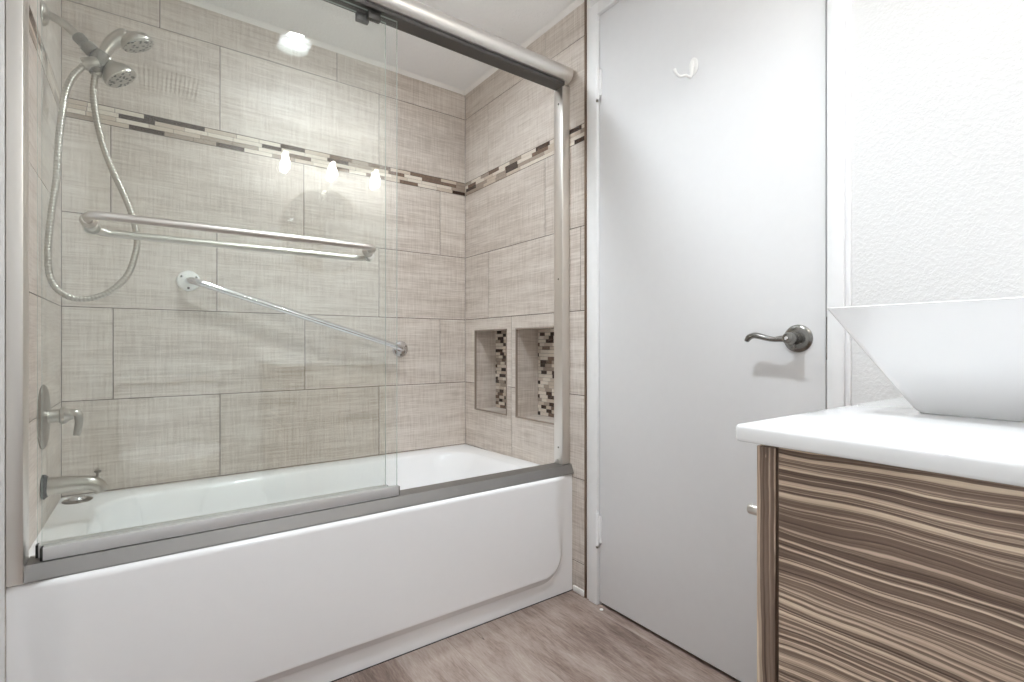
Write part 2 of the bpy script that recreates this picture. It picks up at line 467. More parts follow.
# niches
for (a, b, c, d) in NICHES:
    D = 0.118; t = 0.008
    bm = bmesh.new(); lay = bm.faces.layers.float.new('tid')
    xs0, xs1 = LX+0.001, LX+D+0.012
    for k, p in enumerate(((xs0, xs1, a-t, a, c-t, d+t), (xs0, xs1, b, b+t, c-t, d+t), (xs0, xs1, a, b, c-t, c), (xs0, xs1, a, b, d, d+t))):
        bf = set(bm.faces); box(bm, *p)
        for f in bm.faces:
            if f not in bf: f[lay] = 0.2+0.15*k
    nic = obj('niche', bm, M['tile'], wall_right)
    bm = bmesh.new(); box(bm, LX+D+0.004, xs1, a, b, c, d); obj('grout_bed', bm, M['grout'], nic)
    bm = bmesh.new(); mosaic(bm, 'x', LX+D, -1, a+0.001, b-0.001, c+0.001, d-0.001, 25, 0.028, 0.055, [24, 26, 18, 8, 30], 0.005)
    obj('mosaic_back', bm, M['mos'], nic)
    bm = bmesh.new(); e = 0.0045
    for p in ((LX-0.003, LX+0.006, a-0.001, a+e, c, d), (LX-0.003, LX+0.006, b-e, b+0.001, c, d), (LX-0.003, LX+0.006, a, b, c-0.001, c+e), (LX-0.003, LX+0.006, a, b, d-e, d+0.001)):
        box(bm, *p)
    obj('edge_trim', bm, M['ntrim'], nic)

# ---- trims
def trimo(n, dims, mat='caulk', bev=0.002):
    return struct(boxo('trim_%d' % n, dims, M[mat], None, bev))
def cove(n, pts, axis, a, b):
    bm = bmesh.new(); extrude_poly(bm, pts, axis, a, b); return struct(obj('trim_%d' % n, bm, M['caulk']))
c = 0.016
cove(1, [(YB-0.001, H-0.001), (YB-c, H-0.001), (YB-c*0.5, H-c*0.45), (YB-0.001, H-c)], 'x', 0.001, LX-0.001)
cove(2, [(LX-0.001, H-0.001), (LX-c, H-0.001), (LX-c*0.5, H-c*0.45), (LX-0.001, H-c)], 'y', -0.062, YB-0.002)
cove(3, [(0.001, H-0.001), (c, H-0.001), (c*0.5, H-c*0.45), (0.001, H-c)], 'y', -0.004, YB-0.002)
trimo(4, (LX-0.004, XW, -0.0725, -0.0625, 0, H-0.001), 'trim', 0.001)         # metal edge of the tiling
trimo(5, (LX-0.002, XW, -0.0865, -0.0735, 0, H-0.001), 'caulk', 0.001)
# door casing / jamb
bm = bmesh.new()
box(bm, LX-0.008, LX+0.06, DOOR[1]+0.001, DOOR[1]+0.042, 0, DOOR[2]+0.042, 0.002)
box(bm, LX-0.008, LX+0.06, DOOR[0]-0.036, DOOR[0]-0.001, 0, DOOR[2]+0.042, 0.002)
box(bm, LX-0.008, LX+0.06, DOOR[0]-0.0005, DOOR[1]+0.0005, DOOR[2]+0.001, DOOR[2]+0.042, 0.002)
# door stop behind the slab
box(bm, LX+0.041, LX+0.06, DOOR[1]-0.02, DOOR[1]+0.002, 0, DOOR[2]+0.002)
box(bm, LX+0.041, LX+0.06, DOOR[0]-0.002, DOOR[0]+0.02, 0, DOOR[2]+0.002)
box(bm, LX+0.041, LX+0.06, DOOR[0], DOOR[1], DOOR[2]-0.02, DOOR[2]+0.002)
struct(obj('trim_6', bm, M['paint'], None, True, 40))
trimo(7, (XW-0.007, XW+0.002, DOOR[0]-0.047, DOOR[0]-0.0365, 0, H-0.001), 'paint', 0.002)
struct(boxo('baseboard_right', (LX-0.006, LX+0.004, -0.061, -0.003, 0.0, 0.022), M['caulk'], None, 0.003))

# ---- door
bm = bmesh.new(); box(bm, LX+0.002, LX+0.037, DOOR[0]+0.006, DOOR[1]-0.003, 0.012, DOOR[2]-0.003, 0.0015)
door = struct(obj('door_1', bm, M['door'], None, True, 40))
for zc in (1.815, 0.265):
    bm = bmesh.new()
    lathe(bm, [(0.004, -0.058), (0.0066, -0.055), (0.0066, 0.055), (0.004, 0.058)], (LX-0.008, DOOR[1]-0.001, zc), (0, 0, 1), 16)
    box(bm, LX-0.004, LX+0.0025, DOOR[1]-0.014, DOOR[1]+0.003, zc-0.045, zc+0.045)
    hg = obj('hinge', bm, M['paint'], door, True, 40)
    for dz in (-0.061, 0.06):
        bm = bmesh.new(); lathe(bm, [(0.0042, -0.004), (0.0048, 0), (0.0042, 0.004)], (LX-0.008, DOOR[1]-0.001, zc+dz), (0, 0, 1), 12)
        obj('hinge_pin', bm, M['paint'] if dz > 0 else M['plast'], hg, True, 50)
LY, LZ = -0.795, 0.921
bm = bmesh.new(); lathe(bm, [(0.0335, 0), (0.0335, 0.003), (0.031, 0.006), (0.026, 0.0085), (0.018, 0.0095)], (LX+0.002, LY, LZ), (-1, 0, 0), 40)
ros = obj('rosette', bm, M['pewter'], door, True, 30)
ros['label'] = 'round pewter rosette'
bm = bmesh.new(); lathe(bm, [(0.015, 0.008), (0.0135, 0.018), (0.0125, 0.026), (0.0145, 0.030), (0.0145, 0.050), (0.012, 0.055), (0.006, 0.057)], (LX+0.002, LY, LZ), (-1, 0, 0), 28)
nk = obj('lever_neck', bm, M['pewter'], door, True, 30)
bm = bmesh.new()
lathe(bm, [(0.0045, 0.055), (0.0045, 0.0605), (0.003, 0.062)], (LX+0.002, LY, LZ), (-1, 0, 0), 16)
obj('privacy_button', bm, M['chrome'], nk, True, 30)
bm = bmesh.new()
pts = spline([(LX-0.040, LY+0.004, LZ), (LX-0.043, LY+0.020, LZ-0.001), (LX-0.045, LY+0.035, LZ-0.002), (LX-0.046, LY+0.052, LZ+0.001), (LX-0.047, LY+0.070, LZ+0.006),
              (LX-0.047, LY+0.083, LZ+0.008), (LX-0.047, LY+0.095, LZ+0.004), (LX-0.047, LY+0.103, LZ-0.006)], 8)
tube(bm, pts, lerp_list([0.012, 0.0105, 0.0085, 0.0088, 0.0098, 0.0102, 0.0095, 0.006], len(pts)), 18, ((0.0, 0.15, 1.0), 0.72))
lv = obj('lever', bm, M['pewter'], door, True)
lv['label'] = 'curved pewter lever'
boxo('latch_plate', (LX+0.006, LX+0.033, DOOR[0]+0.003, DOOR[0]+0.0063, LZ-0.05, LZ+0.05), M['pewter'], door)

# ---- robe hook stuck to the door
hk = thing('robe_hook', (LX+0.002, -0.505, 1.70), 'small white single hook stuck high on the white door', 'hook')
bm = bmesh.new()
lp = []
for r_, x_ in ((0.0, 0.0), (1.0, 0.0), (1.0, 0.003), (0.85, 0.005)):
    lp.append([(LX+0.002-x_, -0.507+0.014*r_*math.cos(2*PI*k/24)+1e-5*math.cos(k), 1.708+0.024*r_*math.sin(2*PI*k/24)) for k in range(24)])
loft(bm, lp[1:], True, True); obj('hook_plate', bm, M['white_plastic'], hk, True, 40)
bm = bmesh.new()
pts = spline([(LX-0.002, -0.507, 1.721), (LX-0.006, -0.507, 1.706), (LX-0.010, -0.504, 1.676), (LX-0.022, -0.497, 1.679), (LX-0.036, -0.488, 1.676), (LX-0.046, -0.482, 1.684), (LX-0.050, -0.479, 1.696)], 8)
tube(bm, pts, lerp_list([0.004, 0.005, 0.0045, 0.0038, 0.0036, 0.0038, 0.0046], len(pts)), 14)
obj('hook_arm', bm, M['white_plastic'], hk, True)

# ---------------------------------------------------------------- bathtub
tub = thing('bathtub', (LX/2, 0.38, 0), 'white alcove bathtub with a smooth apron below the glass sliding doors', 'bathtub')
def loop(x0, x1, y0, y1, r, z): return [(p[0], p[1], z-0.016*max(0.0, p[1]-0.05)/0.73) for p in rrect(x0, x1, y0, y1, r, 10)]   # the deck falls slightly to the back
bm = bmesh.new()
g = 0.0006
loft(bm, [loop(g, LX-g, 0.012, YB-g, 0.012, RIM-0.03), loop(g, LX-g, 0.012, YB-g, 0.012, RIM),
          loop(0.092, 1.418, 0.090, 0.690, 0.15, RIM), loop(0.098, 1.410, 0.096, 0.684, 0.15, RIM-0.004), loop(0.106, 1.400, 0.103, 0.677, 0.15, RIM-0.014),
          loop(0.118, 1.375, 0.110, 0.668, 0.15, RIM-0.07), loop(0.145, 1.320, 0.125, 0.650, 0.15, 0.22), loop(0.165, 1.275, 0.140, 0.635, 0.15, 0.14),
          loop(0.20, 1.23, 0.170, 0.605, 0.14, 0.10), loop(0.26, 1.16, 0.23, 0.545, 0.12, 0.085)], False, True)
obj('basin', bm, M['acrylic'], tub, True, 50)
# apron: front sheet whose big field stands proud of the foot and of the right border
bm = bmesh.new()
def smooth(t): t = max(0, min(1, t)); return t*t*(3-2*t)
def sd_field(x, z):
    # signed distance inside a field bounded below and at both sides, with round lower corners; the side lean outward to the top
    xr = 1.452+0.036*smooth((z-0.10)/0.33); xl = LX-xr
    R = 0.10; cx_, cz_ = xr-R, 0.058+R
    dl = min(xr-x, x-xl); db = z-0.058
    if x > cx_ and z < cz_: return R-math.hypot(x-cx_, z-cz_)
    if x < xl+R and z < cz_: return R-math.hypot(x-(xl+R), z-cz_)
    return min(dl, db)
nx, nz = 300, 170
grid = []
for j in range(nz+1):
    row = []
    for i in range(nx+1):
        x = g+(LX-2*g)*i/nx; z = 0.0+(RIM-0.012)*j/nz
        z = z
        dist = sd_field(x, z)
        soft = 0.028+0.06*smooth((z-0.10)/0.25)
        t_ = max(0.0, min(1.0, dist/soft)); y = 0.004-0.020*(t_*(1-smooth((z-0.08)/0.1))+smooth(t_)*smooth((z-0.08)/0.1))
        row.append((x, y, z))
    grid.append(row)
top = grid[-1]
for k in range(1, 7):
    a = PI/2*k/6
    grid.append([(p[0], p[1]+0.0115*(1-math.cos(a)), RIM-0.012+0.0125*math.sin(a)) for p in top])
grid.append([(p[0], 0.03, RIM+0.0005) for p in top])
V = [[bm.verts.new(p) for p in r] for r in grid]
for a, b in zip(V, V[1:]):
    for k in range(nx): bm.faces.new((a[k], a[k+1], b[k+1], b[k]))
# inside face so the sheet has a thickness
back = [[bm.verts.new((g, 0.03, 0)), bm.verts.new((LX-g, 0.03, 0))], [V[-1][0], V[-1][-1]]]
bm.faces.new((back[0][0], back[1][0], *[V[-1][k] for k in range(1, nx)], back[1][1], back[0][1]))
obj('apron', bm, M['acrylic'], tub, True, 60)
bm = bmesh.new(); lathe(bm, [(0.035, 0), (0.035, 0.004), (0.03, 0.006), (0.012, 0.007)], (0.30, 0.39, 0.0855), (0, 0, 1), 28)
obj('drain', bm, M['chrome'], tub, True, 40)
boxo('caulk_line', (g, LX-g, 0.0015, 0.006, 0, 0.0018), M['dark'], tub)

# drain stopper left on the back ledge of the tub
st = thing('drain_stopper', (0.047, 0.700, RIM-0.0135), 'round grey metal drain stopper lying on the tub corner ledge beneath the spout', 'drain stopper')
bm = bmesh.new(); lathe(bm, [(0.036, 0), (0.038, 0.002), (0.036, 0.004), (0.026, 0.006)], (0.047, 0.700, RIM-0.0135), (0, 0, 1), 32)
obj('stopper_disc', bm, M['nickel2'], st, True, 40)
bm = bmesh.new(); lathe(bm, [(0.022, 0.005), (0.021, 0.010), (0.014, 0.016), (0.006, 0.018)], (0.047, 0.700, RIM-0.0135), (0, 0, 1), 28)
obj('stopper_knob', bm, M['chrome'], st, True, 40)

# ---------------------------------------------------------------- sliding shower door
fr = thing('shower_door_frame', (LX/2, 0.033, RIM), 'satin metal sliding door frame standing on the tub rim between the tiled walls', 'shower door frame')
bm = bmesh.new()
prof = [(0.056, 1.868), (0.056, 1.924), (0.048, 1.930), (0.030, 1.931)]
for k in range(0, 13):
    a = PI/2-PI*k/12
    prof.append((0.014-0.030*math.cos(a), 1.8995+0.0295*math.sin(a)))
prof += [(0.020, 1.868)]
extrude_poly(bm, prof, 'x', 0.001, 1.486)
obj('header', bm, M['satin'], fr, True, 35)
bm = bmesh.new()
for x0 in (0.030,):
    box(bm, x0, 1.462, 0.004, 0.055, 1.856, 1.8685)
obj('header_channel', bm, M['dark_metal'], fr)  # shade under the header is put into this darker metal colour
for nm, x0, x1, y0, y1 in (('left', 0.0003, 0.026, -0.003, 0.058), ('right', 1.463, 1.4995, 0.018, 0.066)):
    bm = bmesh.new(); box(bm, x0, x1, y0, y1, RIM+(0.0335 if nm == 'right' else 0.001), 1.869, 0.002)
    jb = obj('jamb', bm, M['satin'], fr, True, 40)
    if nm == 'right':
        bm = bmesh.new(); lathe(bm, [(0.006, 0), (0.006, 0.012), (0.004, 0.014)], (1.463, 0.045, 0.475), (-1, 0, 0), 14)
        obj('bumper', bm, M['shade'], jb, True, 40)
        for zz in (0.525, 1.15, 1.80):
            bm = bmesh.new(); lathe(bm, [(0.0035, 0), (0.003, 0.0015)], (1.463, 0.040, zz), (-1, 0, 0), 12)
            obj('screw', bm, M['plast'], jb, True, 40)
bm = bmesh.new()
extrude_poly(bm, [(-0.004, RIM+0.0008), (-0.004, RIM+0.004), (0.008, RIM+0.033), (0.065, RIM+0.033), (0.066, RIM+0.001)], 'x', 0.0265, 1.4993)
obj('bottom_track', bm, M['track'], fr)
bm = bmesh.new(); box(bm, 0.072, 0.092, 0.0655, 0.078, RIM+0.002, RIM+0.045, 0.003)
obj('track_clip', bm, M['plast'], fr, True, 40)

def door_panel(nm, label, yc, x0, x1, bar_y, bx0, bx1, zb):
    t = 0.0065
    p = thing(nm, ((x0+x1)/2, yc, RIM+0.034), label, 'shower door', 'sliding shower door panels')
    bm = bmesh.new(); box(bm, x0, x1, yc-t/2, yc+t/2, 0.470, 1.8555)
    for f in bm.faces:
        n = f.normal
        f.material_index = 0 if abs(n.y) > 0.5 else 1
    obj('glass_pane', bm, [M['glass'], M['gedge']], p)
    bm = bmesh.new(); box(bm, x0+0.002, x1+0.003, yc-0.009, yc+0.009, 0.4645, 0.492, 0.0015)
    rl = obj('bottom_rail', bm, M['alu'], p, True, 40)
    for a, b in ((x0-0.002, x0+0.004), (x1+0.001, x1+0.0055)):
        bm = bmesh.new(); box(bm, a, b, yc-0.0085, yc+0.0085, 0.4655, 0.491)
        obj('end_bumper', bm, M['dark'] if a < 0.4 else M['plast'], rl)
    sg = -1 if bar_y < yc else 1
    face = yc+sg*t/2
    z = zb
    pts = []
    rb = 0.034
    for k in range(8):
        a = PI/2*k/7; pts.append((bx0+rb-rb*math.cos(a)-0.0, bar_y-sg*rb+sg*rb*math.sin(a), z))
    left = [(bx0, face+sg*0.010, z)] + pts
    pts2 = [(bx1-(q[0]-bx0), q[1], z) for q in reversed(left)]
    bm = bmesh.new(); tube(bm, left+pts2, 0.0086, 18)
    br = obj('towel_bar', bm, M['nickel'], p, True)
    for bx in (bx0, bx1):
        bm = bmesh.new(); lathe(bm, [(0.0155, 0), (0.0155, 0.006), (0.013, 0.010), (0.0105, 0.020)], (bx, face, z), (0, sg, 0), 24)
        obj('mount', bm, M['nickel'], br, True, 40)
        bm = bmesh.new(); lathe(bm, [(0.011, 0), (0.011, 0.003), (0.007, 0.004)], (bx, yc-sg*t/2, z), (0, -sg, 0), 24)
        obj('mount_washer', bm, M['nickel'], br, True, 40)
    for bx in (x0+0.07, x1-0.07):
        bm = bmesh.new(); box(bm, bx-0.018, bx+0.018, yc-0.008, yc+0.008, 1.832, 1.8555, 0.002)
        obj('hanger', bm, M['dark_metal'], p, True, 40)
    return p
door_panel('sliding_glass_door', 'clear glass sliding panel nearer the room, its nickel towel bar outside the tub', 0.022, 0.050, 0.820, -0.052, 0.124, 0.731, 1.170)
door_panel('sliding_glass_door', 'clear glass sliding panel on the tub side, its nickel towel bar inside the shower', 0.047, 0.040, 0.795, 0.108, 0.127, 0.748, 1.163)

# ---------------------------------------------------------------- shower fittings on the left wall (y about 0.42)
YS = 0.42
sh = thing('wall_shower', (0.0, YS, 1.77), 'satin nickel shower arm with grey diverter and fixed round spray head', 'shower head')
bm = bmesh.new(); lathe(bm, [(0.030, 0.0005), (0.030, 0.004), (0.024, 0.010), (0.014, 0.014)], (0.0, YS, 1.778), (1, 0, 0), 28)
obj('wall_flange', bm, M['shower'], sh, True, 40)
bm = bmesh.new(); pts = spline([(0.001, YS, 1.779), (0.018, YS, 1.777), (0.038, YS, 1.769), (0.058, YS, 1.755), (0.074, YS, 1.740)], 8)
tube(bm, pts, 0.0105, 16); obj('shower_arm', bm, M['shower'], sh, True)
dv = (Vector((0.125, YS, 1.690))-Vector((0.074, YS, 1.740))).normalized()
bm = bmesh.new(); lathe(bm, [(0.013, -0.004), (0.0155, 0), (0.0155, 0.016), (0.012, 0.019), (0.012, 0.021), (0.0175, 0.024), (0.0185, 0.042), (0.016, 0.046)], (0.072, YS, 1.742), dv, 20)
obj('coupling', bm, M['plast'], sh, True, 40)
bm = bmesh.new()
lathe(bm, [(0.012, -0.022), (0.019, -0.018), (0.021, 0.0), (0.019, 0.018), (0.012, 0.022)], (0.118, YS, 1.697), (0.35, 0, 1), 22)
tube(bm, [(0.116, YS, 1.70), (0.112, YS, 1.683), (0.108, YS, 1.662), (0.106, YS, 1.652)], [0.016, 0.018, 0.017, 0.012], 16)
obj('diverter', bm, M['plast'], sh, True, 50)
bm = bmesh.new(); fd = (Vector((0.082, YS-0.004, 1.669))-Vector((0.116, YS-0.004, 1.684))).normalized()
lathe(bm, [(0.015, 0), (0.0165, 0.004), (0.0165, 0.032), (0.0145, 0.036)], (0.116, YS-0.006, 1.683), fd, 22)
obj('hose_outlet', bm, M['shower'], sh, True, 40)
ax = Vector((0.56, -0.08, -0.82)).normalized(); c0 = Vector((0.160, YS, 1.664))
bm = bmesh.new(); lathe(bm, [(0.008, -0.062), (0.012, -0.056), (0.012, -0.044), (0.010, -0.040), (0.016, -0.032), (0.031, -0.018), (0.0405, -0.004), (0.042, 0.006), (0.0405, 0.011), (0.037, 0.012)], c0, ax, 36)
fh = obj('fixed_head', bm, M['shower'], sh, True, 40)
bm = bmesh.new(); lathe(bm, [(0.0365, 0.011), (0.036, 0.0135), (0.02, 0.0145)], c0, ax, 36)
obj('spray_face', bm, M['spray'], fh, True, 40)
# hand shower in its cradle, with the hose
hs = thing('hand_shower', (0.135, YS, 1.73), 'satin nickel hand shower docked above the fixed head, long metal hose looping down', 'hand shower')
ax2 = Vector((0.45, 0.03, -0.89)).normalized(); c1 = Vector((0.200, YS, 1.770))
bm = bmesh.new(); lathe(bm, [(0.010, -0.024), (0.024, -0.021), (0.036, -0.013), (0.042, -0.002), (0.042, 0.005), (0.040, 0.008)], c1, ax2, 36)
hh = obj('spray_head', bm, M['shower'], hs, True, 40)
bm = bmesh.new(); lathe(bm, [(0.0385, 0.008), (0.038, 0.0105), (0.02, 0.0115)], c1, ax2, 36)
obj('spray_face', bm, M['spray'], hh, True, 40)
bm = bmesh.new()
bq = c1-ax2*0.012
pts = spline([bq+Vector((0.012, 0, 0.002)), bq+Vector((-0.020, 0, -0.006)), (0.162, YS, 1.768), (0.142, YS, 1.745), (0.126, YS, 1.710), (0.116, YS, 1.672), (0.110, YS, 1.648)], 8)
tube(bm, pts, lerp_list([0.012, 0.024, 0.021, 0.017, 0.014, 0.012, 0.011], len(pts)), 18)
obj('handle', bm, M['shower'], hs, True)
hp = [(0.089, 1.6695), (0.078, 1.653), (0.060, 1.621), (0.048, 1.580), (0.042, 1.535), (0.034, 1.440), (0.030, 1.344), (0.020, 1.249), (0.014, 1.156), (0.017, 1.090), (0.034, 1.050), (0.066, 1.031), (0.108, 1.035), (0.147, 1.059), (0.180, 1.104), (0.197, 1.163), (0.201, 1.212), (0.189, 1.276), (0.171, 1.330), (0.145, 1.395), (0.125, 1.460), (0.112, 1.526), (0.105, 1.592), (0.108, 1.650)]
pts = spline([(p[0], YS-0.006*(1-i/23)-0.012*math.sin(PI*i/23), p[1]) for i, p in enumerate(hp)], 16)
# resample evenly for the spiral ribs
acc = [0.0]
for a, b in zip(pts, pts[1:]): acc.append(acc[-1]+(b-a).length)
N = int(acc[-1]/0.0021); ev = []; k = 0
for i in range(N+1):
    s_ = acc[-1]*i/N
    while k < len(acc)-2 and acc[k+1] < s_: k += 1
    ev.append(pts[k].lerp(pts[k+1], (s_-acc[k])/max(1e-9, acc[k+1]-acc[k])))
bm = bmesh.new(); tube(bm, ev, [0.0086 if (i//2) % 2 else 0.0076 for i in range(len(ev))], 12)
obj('hose', bm, M['shower'], hs, True)

va = thing('shower_valve', (0.0, 0.425, 0.716), 'round nickel valve plate with a hooked lever on the left tile wall', 'shower valve')
bm = bmesh.new(); lathe(bm, [(0.085, 0.0005), (0.085, 0.003), (0.080, 0.007), (0.060, 0.010), (0.030, 0.012)], (0.0, 0.425, 0.716), (1, 0, 0), 48)
obj('valve_plate', bm, M['nickel2'], va, True, 40)
bm = bmesh.new(); lathe(bm, [(0.019, 0.010), (0.0175, 0.014), (0.0175, 0.034), (0.0225, 0.037), (0.023, 0.045), (0.018, 0.050), (0.014, 0.056), (0.012, 0.062)], (0.0, 0.425, 0.716), (1, 0, 0), 28)
obj('valve_sleeve', bm, M['shower'], va, True, 40)
bm = bmesh.new(); pts = spline([(0.052, 0.425, 0.717), (0.064, 0.424, 0.722), (0.073, 0.423, 0.714), (0.074, 0.422, 0.694), (0.071, 0.421, 0.672), (0.069, 0.421, 0.660)], 7)
tube(bm, pts, lerp_list([0.011, 0.011, 0.0105, 0.009, 0.0085, 0.0075], len(pts)), 16)
obj('valve_lever', bm, M['shower'], va, True)

sp = thing('tub_spout', (0.0, YS, 0.53), 'nickel tub spout with a lift knob above the corner of the bathtub', 'tub spout')
bm = bmesh.new(); lathe(bm, [(0.032, 0.0005), (0.032, 0.006), (0.026, 0.012)], (0.0, YS, 0.531), (1, 0, 0), 28)
obj('spout_flange', bm, M['dark'], sp, True, 40)
bm = bmesh.new(); pts = spline([(0.008, YS, 0.531), (0.03, YS, 0.531), (0.07, YS, 0.530), (0.100, YS, 0.526), (0.116, YS, 0.515), (0.121, YS, 0.500)], 8)
tube(bm, pts, lerp_list([0.0245, 0.0235, 0.021, 0.0195, 0.0175, 0.0145], len(pts)), 22)
obj('spout_body', bm, M['shower'], sp, True)
bm = bmesh.new(); lathe(bm, [(0.003, 0), (0.003, 0.012), (0.008, 0.014), (0.008, 0.019), (0.004, 0.021)], (0.112, YS, 0.540), (0.1, 0, 1), 18)
obj('lift_knob', bm, M['nickel2'], sp, True, 40)

# ---------------------------------------------------------------- grab bar on the back wall
A = Vector((0.345, YB, 1.137)); B = Vector((1.157, YB, 0.887))
gb = thing('grab_bar', (A+B)/2, 'polished diagonal grab bar screwed to the back tile wall', 'grab bar')
off = Vector((0, -0.052, 0))
d_ = (B-A).normalized()
bm = bmesh.new()
pts = [A+Vector((0, -0.006, 0)), A+off*0.6+d_*0.004, A+off*0.88+d_*0.014, A+off+d_*0.034]
pts2 = [B+off-d_*0.034, B+off*0.88-d_*0.014, B+off*0.6-d_*0.004, B+Vector((0, -0.006, 0))]
tube(bm, spline(pts+[A+off+d_*0.1, (A+B)/2+off, B+off-d_*0.1]+pts2, 8), 0.0125, 18)
obj('rail', bm, M['chrome'], gb, True)
for P, mt in ((A, 'white_plastic'), (B, 'chrome')):
    bm = bmesh.new(); lathe(bm, [(0.037, 0.0005), (0.037, 0.004), (0.033, 0.009), (0.018, 0.012)], P, (0, -1, 0), 32)
    fg = obj('flange', bm, M[mt], gb, True, 40)
    if mt == 'white_plastic': fg['label'] = 'white flange'
    for k in range(3):
        a = 2*PI*k/3+0.5
        bm = bmesh.new(); lathe(bm, [(0.0045, 0.008), (0.0045, 0.0105), (0.002, 0.0115)], P+Vector((0.026*math.cos(a), 0, 0.026*math.sin(a))), (0, -1, 0), 12)
        obj('screw', bm, M['pewter'], fg, True, 40)

# ---------------------------------------------------------------- vanity
VX0, VX1, VY0, VY1, VZ = 0.745, 1.490, YF+0.002, -1.100, 0.804
va = thing('vanity_cabinet', ((VX0+VX1)/2, (VY0+VY1)/2, 0), 'vanity cabinet in brown embossed wood grain laminate under the white counter', 'cabinet')
def part(name, dims, mat, bev=0.001): return boxo(name, dims, M[mat], va, bev)
part('side_panel', (VX0, VX0+0.018, VY0, VY1-0.0225, 0.09, VZ-0.002), 'rib_y')
part('side_panel', (VX1-0.018, VX1, VY0, VY1-0.0225, 0.09, VZ-0.002), 'rib_y')
part('back_panel', (VX0+0.0185, VX1-0.0185, VY0, VY0+0.012, 0.12, VZ-0.002), 'rib_z')
part('bottom_panel', (VX0+0.0185, VX1-0.0185, VY0+0.0125, VY1-0.023, 0.09, 0.108), 'rib_z')
part('toe_kick', (VX0+0.01, VX1-0.01, VY0+0.05, VY1-0.08, 0.0, 0.0895), 'rib_z')
mid = (VX0+VX1)/2
for a, b, kx in ((VX0, mid-0.0015, VX0+0.032), (mid+0.0015, VX1, VX1-0.032)):
    dr = boxo('cabinet_door', (a, b, VY1-0.0195, VY1, 0.092, VZ-0.004), M['rib_z'], va, 0.001)
    bm = bmesh.new(); lathe(bm, [(0.0042, 0), (0.0042, 0.005), (0.0056, 0.006), (0.0058, 0.0245), (0.0050, 0.0257)], (kx, VY1, 0.721), (0, 1, 0), 24)
    obj('knob', bm, M['nickel'], dr, True, 40)
# counter
bm = bmesh.new(); box(bm, 0.726, XW-0.001, YF+0.001, -1.0865, 0.8045, 0.8225, 0.004, 3)
ct = obj('countertop', bm, M['quartz'], None, True, 40)
tag(ct, 'glossy white slab counter on the wood grain vanity', 'countertop')
# vessel sink
SX0, SX1, SY0, SY1, SZ0, SZ1 = 0.914, 1.314, -1.494, -1.096, 0.823, 0.952
sk = thing('vessel_sink', ((SX0+SX1)/2, (SY0+SY1)/2, SZ0), 'square white porcelain vessel sink with flared sides on the counter', 'sink')
def sl(i, z, r): return [(p[0], p[1], z) for p in rrect(SX0+i, SX1-i, SY0+i, SY1-i, r, 6)]
bm = bmesh.new()
loft(bm, [sl(0.079, SZ0+0.0025, 0.010), sl(0.073, SZ0, 0.012), sl(0.069, SZ0+0.004, 0.012), sl(0.034, 0.889, 0.011), sl(0.002, SZ1-0.004, 0.008), sl(0.0, SZ1-0.001, 0.008), sl(0.002, SZ1, 0.008), sl(0.008, SZ1, 0.008),
          sl(0.011, SZ1-0.003, 0.009), sl(0.040, 0.893, 0.02), sl(0.072, 0.845, 0.03), sl(0.095, 0.836, 0.04), sl(0.15, 0.8335, 0.03)], True, True)
obj('bowl', bm, M['porcelain'], sk, True, 35)
bm = bmesh.new(); lathe(bm, [(0.022, 0), (0.022, 0.002), (0.018, 0.004), (0.006, 0.005)], ((SX0+SX1)/2, (SY0+SY1)/2, 0.8337), (0, 0, 1), 24)
obj('drain', bm, M['chrome'], sk, True, 40)

# ---------------------------------------------------------------- behind the camera, seen as reflections in the glass
mc = Vector((1.085, YF, 1.580))
mr = thing('round_mirror', mc, 'round wall mirror above the vanity, reflected in the shower glass', 'mirror')
bm = bmesh.new(); lathe(bm, [(0.243, 0.004), (0.243, 0.012), (0.240, 0.013)], mc, (0, 1, 0), 72)
obj('mirror_glass', bm, M['mirror'], mr, True, 30)
bm = bmesh.new(); n = 72
ring = [[(mc.x+r*math.cos(2*PI*k/n), mc.y+y, mc.z+r*math.sin(2*PI*k/n)) for k in range(n)] for r, y in ((0.2435, 0.002), (0.2435, 0.018), (0.252, 0.018), (0.252, 0.002), (0.2435, 0.002))]
loft(bm, ring); obj('mirror_frame', bm, M['nickel'], mr, True, 40)

